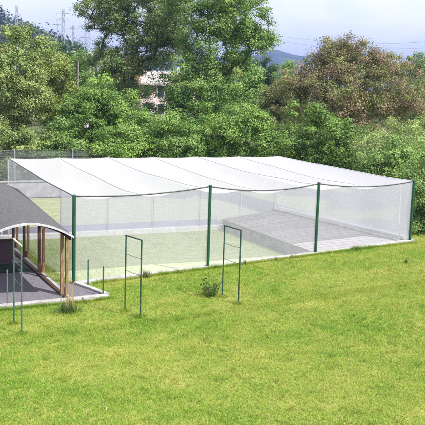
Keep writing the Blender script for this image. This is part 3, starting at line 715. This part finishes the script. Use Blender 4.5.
# ------------------------------------------------------------------ houses among the trees
def house(px, d, w, dp, z0, h, rise, label, wall, roof, rows, cols, yaw=0.0, group=None):
    q = spot(px, d); t = empty('house', (q[0], q[1], z0), label, 'house', group)
    # faces the camera
    vx = R_.copy(); vy = np.array((-R_[1], R_[0], 0)); c_, s_ = math.cos(yaw), math.sin(yaw)
    ax = vx*c_+vy*s_; ay = -vx*s_+vy*c_; o = np.array((q[0], q[1], z0))
    def P(a, b, c): return o+ax*a+ay*b+np.array((0, 0, c))
    mb = MB(); mb.hexa([P(-w/2, 0, -1), P(w/2, 0, -1), P(w/2, dp, -1), P(-w/2, dp, -1)], [P(-w/2, 0, h), P(w/2, 0, h), P(w/2, dp, h), P(-w/2, dp, h)])
    mb.add([P(-w/2, 0, h), P(-w/2, dp, h), P(-w/2, dp/2, h+rise)], [[0, 1, 2]]); mb.add([P(w/2, 0, h), P(w/2, dp, h), P(w/2, dp/2, h+rise)], [[0, 2, 1]])
    mb.build('wall', wall, t)
    e = .5; mb = MB()
    for sgn, b0, b1 in ((1, -e, dp/2), (-1, dp+e, dp/2)):
        k = rise*e/(dp/2)
        lo = [P(-w/2-e, b0, h-k), P(w/2+e, b0, h-k), P(w/2+e, b1, h+rise), P(-w/2-e, b1, h+rise)]
        mb.hexa([x+np.array((0, 0, .02)) for x in lo], [x+np.array((0, 0, .22)) for x in lo])
    rf = mb.build('roof', roof, t)
    MB().hexa([P(w*.2, dp*.35, h), P(w*.2+.6, dp*.35, h), P(w*.2+.6, dp*.35+.6, h), P(w*.2, dp*.35+.6, h)], [P(w*.2, dp*.35, h+rise+.8), P(w*.2+.6, dp*.35, h+rise+.8), P(w*.2+.6, dp*.35+.6, h+rise+.8), P(w*.2, dp*.35+.6, h+rise+.8)]).build('chimney', wall, rf)
    for r in range(rows):
        for k in range(cols):
            cx = -w/2+w*(k+.5)/cols; zz = h*(r+.30)/rows; ww = w/cols*.23; hh = h/rows*.24+.15
            f = MB().hexa([P(cx-ww-.1, -.08, zz-.1), P(cx+ww+.1, -.08, zz-.1), P(cx+ww+.1, -.002, zz-.1), P(cx-ww-.1, -.002, zz-.1)], [P(cx-ww-.1, -.08, zz+2*hh+.1), P(cx+ww+.1, -.08, zz+2*hh+.1), P(cx+ww+.1, -.002, zz+2*hh+.1), P(cx-ww-.1, -.002, zz+2*hh+.1)]).build('window', M['wall_white'], t)
            MB().hexa([P(cx-ww, -.11, zz), P(cx+ww, -.11, zz), P(cx+ww, -.082, zz), P(cx-ww, -.082, zz)], [P(cx-ww, -.11, zz+2*hh), P(cx+ww, -.11, zz+2*hh), P(cx+ww, -.082, zz+2*hh), P(cx-ww, -.082, zz+2*hh)]).build('pane', M['glass'], f)
    return t
house(168, 112, 7.5, 7, -1, 7.4, 1.6, 'pink and white house seen between the two tall trees', M['wall_pink'], M['roof_pale'], 3, 4, .15)
house(228, 150, 7, 7, 0, 8.4, 1.8, 'small pale house behind the crown of the tall straight trunked tree', M['wall_white'], M['roof_tile'], 3, 3, -.1)
house(76, 112, 3.4, 4, -1, 7.6, 1.0, 'small white house end showing beside the dark skyline tree', M['wall_white'], M['roof_pale'], 3, 2)
house(94, 165, 7.5, 7, 0, 10.6, 1.7, 'house with a pale roof above the trees left of the tall open tree', M['wall_white'], M['roof_pale'], 3, 3, .2)

# ------------------------------------------------------------------ pylons, poles, lines
def pylon(px, ytop, d, wbase, label, arms=((.97, .5), (.86, .75), (.75, .6)), full=True, group='power pylons on the skyline'):
    q = spot(px, d); zt = float(hgt(px, ytop, d)); t = empty('power_pylon', (q[0], q[1], 0), label, 'pylon', group)
    H = zt; ax = R_; ay = np.array((-R_[1], R_[0], 0)); o = np.array((q[0], q[1], 0)); th = .0011*d*.26
    W = lambda z: wbase*(1-.86*min(1, z/(H*.78)))/2 if full else wbase/2*(1-.5*z/H)
    def P(a, b, z): return o+ax*a+ay*b+np.array((0, 0, z))
    mb = MB(); zs = np.linspace(0, H, 13)
    for sa in (-1, 1):
        for sb in (-1, 1):
            mb.path([P(sa*W(z), sb*W(z), z) for z in zs], th*.8, 4)
    for i in range(len(zs)-1):
        a, b = zs[i], zs[i+1]
        for sb in (-1, 1):
            mb.tube(P(-W(a), sb*W(a), a), P(W(b), sb*W(b), b), th*.55, n=4); mb.tube(P(W(a), sb*W(a), a), P(-W(b), sb*W(b), b), th*.55, n=4)
            mb.tube(P(sb*W(a), -W(a), a), P(sb*W(b), W(b), b), th*.55, n=4)
    mb.build('lattice_mast', M['pylon'], t)
    for fz, l in arms:
        mb = MB(); z = H*fz; L = l*wbase
        for s in (-1, 1):
            mb.tube(P(0, 0, z), P(s*L, 0, z), th*.9, n=4); mb.tube(P(0, 0, z+L*.35), P(s*L, 0, z), th*.6, n=4)
            mb.tube(P(s*L, 0, z), P(s*L, 0, z-.9), th*.6, n=4)
        mb.build('cross_arm', M['pylon'], t)
pylon(87, 12, 190, 1.7, 'straight sided lattice pylon at the left edge of the tall open tree', ((.95, .9), (.84, 1.2), (.73, 1.0)), False)
pylon(63, 10, 250, 1.2, 'tall thin pylon on the skyline above the dark trees', ((.95, 1.7), (.88, 1.7)), False)
pylon(17, 7, 230, .9, 'slim pylon on the skyline above the large yellowish tree', ((.88, 1.6), (.80, 2.0)), False)
pylon(73, 26, 420, 1.4, 'small distant pylon between the thin pylon and the lattice pylon', ((.95, 1.5),), False)
def upole(px, ytop, d, label, arm=True):
    q = spot(px, d); z = float(hgt(px, ytop, d)); t = empty('utility_pole', (q[0], q[1], 0), label, 'utility pole', 'utility poles among the trees')
    MB().tube((q[0], q[1], 0), (q[0], q[1], z), .10, .07, n=8).build('pole', M['pole_wood'], t)
    if arm:
        a = R_*.9; MB().bar((q[0]-a[0], q[1]-a[1], z-.35), (q[0]+a[0], q[1]+a[1], z-.35), .12, .12).build('cross_arm', M['pole_wood'], t)
upole(57, 24, 160, 'timber pole with a short cross arm on the skyline left of the thin pylon')
upole(78, 60, 78, 'grey pole without an arm in front of the small white house end', False)
upole(90, 66, 78, 'shorter grey pole without an arm right of the small white house end', False)
for i, (y0, y1) in enumerate(((38, 41), (43, 47))):
    a = spot(285, 260); b = spot(470, 200); za = hgt(285, y0, 260); zb = hgt(470, y1-2, 200)
    pts = [(a[0]+(b[0]-a[0])*k/14, a[1]+(b[1]-a[1])*k/14, za+(zb-za)*k/14-1.6*math.sin(math.pi*k/14)) for k in range(15)]
    tag(MB().path(pts, .035, 4).build('power_line', M['pylon']), ('upper' if i == 0 else 'lower')+' thin power line crossing the sky above the reddish brown tree', 'power line')

# ------------------------------------------------------------------ hills
def hill(name, pxs, tops, d, depth, m, seed, rough, kind='structure'):
    xs = np.linspace(pxs[0], pxs[-1], 150); ty = np.interp(xs, pxs, tops)
    V = []; rows = 14
    for j in range(rows):
        t = j/(rows-1)                       # 0 front foot .. ridge at .5 .. back foot
        dd = d+depth*(t-.5); hh = math.sin(math.pi*t)**.8
        for x, y in zip(xs, ty):
            q = spot(x, d); q = CP+(q-CP)*(dd/d); z = float(hgt(x, y, d))*hh
            V.append((q[0], q[1], z))
    V = np.array(V); nz_ = vnoise(V[:, 0], V[:, 1], seed, 5, 1/(rough*6.0))-.5
    V[:, 2] += nz_*rough*np.clip(V[:, 2]/10, 0, 1); V[:, 2] -= .5
    I = np.arange(len(V)).reshape(rows, len(xs))
    o = arr_mesh(name, V, np.stack([I[:-1, :-1], I[:-1, 1:], I[1:, 1:], I[1:, :-1]], -1).reshape(-1, 4), m, None, True)
    return tag(o, kind=kind)
M['hill'] = surf('wooded hillside', (.018, .032, .018), (.05, .075, .035), .02, .95)
hill('hills', [120, 200, 245, 262, 275, 292, 303, 312, 330, 350, 380, 440, 520], [62, 58, 58, 53, 50, 55, 57, 55, 53, 57, 62, 66, 70], 2300, 900, M['hill'], 3, 9)
hill('hills', [-120, -40, -10, 0, 8, 18, 26, 40, 60, 82, 105, 140, 190], [4, 10, 14, 18, 22, 27, 30, 37, 44, 56, 66, 76, 84], 520, 240, M['hill'], 8, 6)
# woods covering the near hillside
rng = np.random.default_rng(5); n = 500
pxs = rng.uniform(-60, 180, n); dd = rng.uniform(400, 540, n)
topy = np.interp(pxs, [-120, -40, -10, 0, 8, 18, 26, 40, 60, 82, 105, 140, 190], [4, 10, 14, 18, 22, 27, 30, 37, 44, 56, 66, 76, 84])
Cs = []
for a, d, ty in zip(pxs, dd, topy):
    q = spot(a, d); hh = math.sin(math.pi*np.clip((d-400)/240, 0, 1))**.8; z = float(hgt(a, ty, 520))*hh
    k = 46; sz = rng.uniform(2.5, 4.5)
    u = rng.normal(size=(k, 3))*sz*np.array((.5, .5, .55)); Cs.append(q*np.array((1, 1, 0))+np.array((0, 0, z+sz*.35))+u)
Cs = np.concatenate(Cs); V, Fc = quads(Cs, len(Cs), .8, .6, rng)
kk = rng.uniform(0, 1, (len(Cs)//46, 1)).repeat(46, 0); col = np.array((.022, .032, .026))*(1-kk)+np.array((.05, .075, .035))*kk
tag(arr_mesh('far_woods', V, Fc, M['leaf'], None, False, np.repeat(col, 4, 0)), 'dark wooded hillside behind the pylons', 'woods', kind='stuff')
# meadow and hedges between the trees and the hills: one far wood reading as a mass
rng = np.random.default_rng(6); Cs = []; cl = []
for i in range(620):
    a = rng.uniform(-80, 520); d = rng.uniform(115, 260); q = spot(a, d); sz = rng.uniform(2.0, 4.2); k = 60
    u = rng.normal(size=(k, 3))*sz*np.array((.55, .55, .5)); Cs.append(q*np.array((1, 1, 0))+np.array((0, 0, sz*.9))+u); v = rng.uniform()
    cl.append(np.repeat((np.array((.03, .06, .02))*(1-v)+np.array((.11, .15, .04))*v)[None], k, 0))
Cs = np.concatenate(Cs); V, Fc = quads(Cs, len(Cs), .42, .6, rng)
tag(arr_mesh('far_woods', V, Fc, M['leaf'], None, False, np.repeat(np.concatenate(cl), 4, 0)), 'green belt of distant bushes seen through gaps between the trees', 'woods', kind='stuff')

# ------------------------------------------------------------------ haze
mb = MB(); mb.box(-3600, 3600, -600, 3600, -1.2, 190)
m, n_, l_ = mat('haze air'); n_.remove(n_['Principled BSDF'])
pvn = n_.new('ShaderNodeVolumePrincipled'); pvn.inputs['Color'].default_value = (.30, .44, 1, 1); pvn.inputs['Density'].default_value = .00031; pvn.inputs['Anisotropy'].default_value = .3
l_.new(pvn.outputs[0], n_['Material Output'].inputs['Volume'])
tag(mb.build('haze', m), kind='stuff')
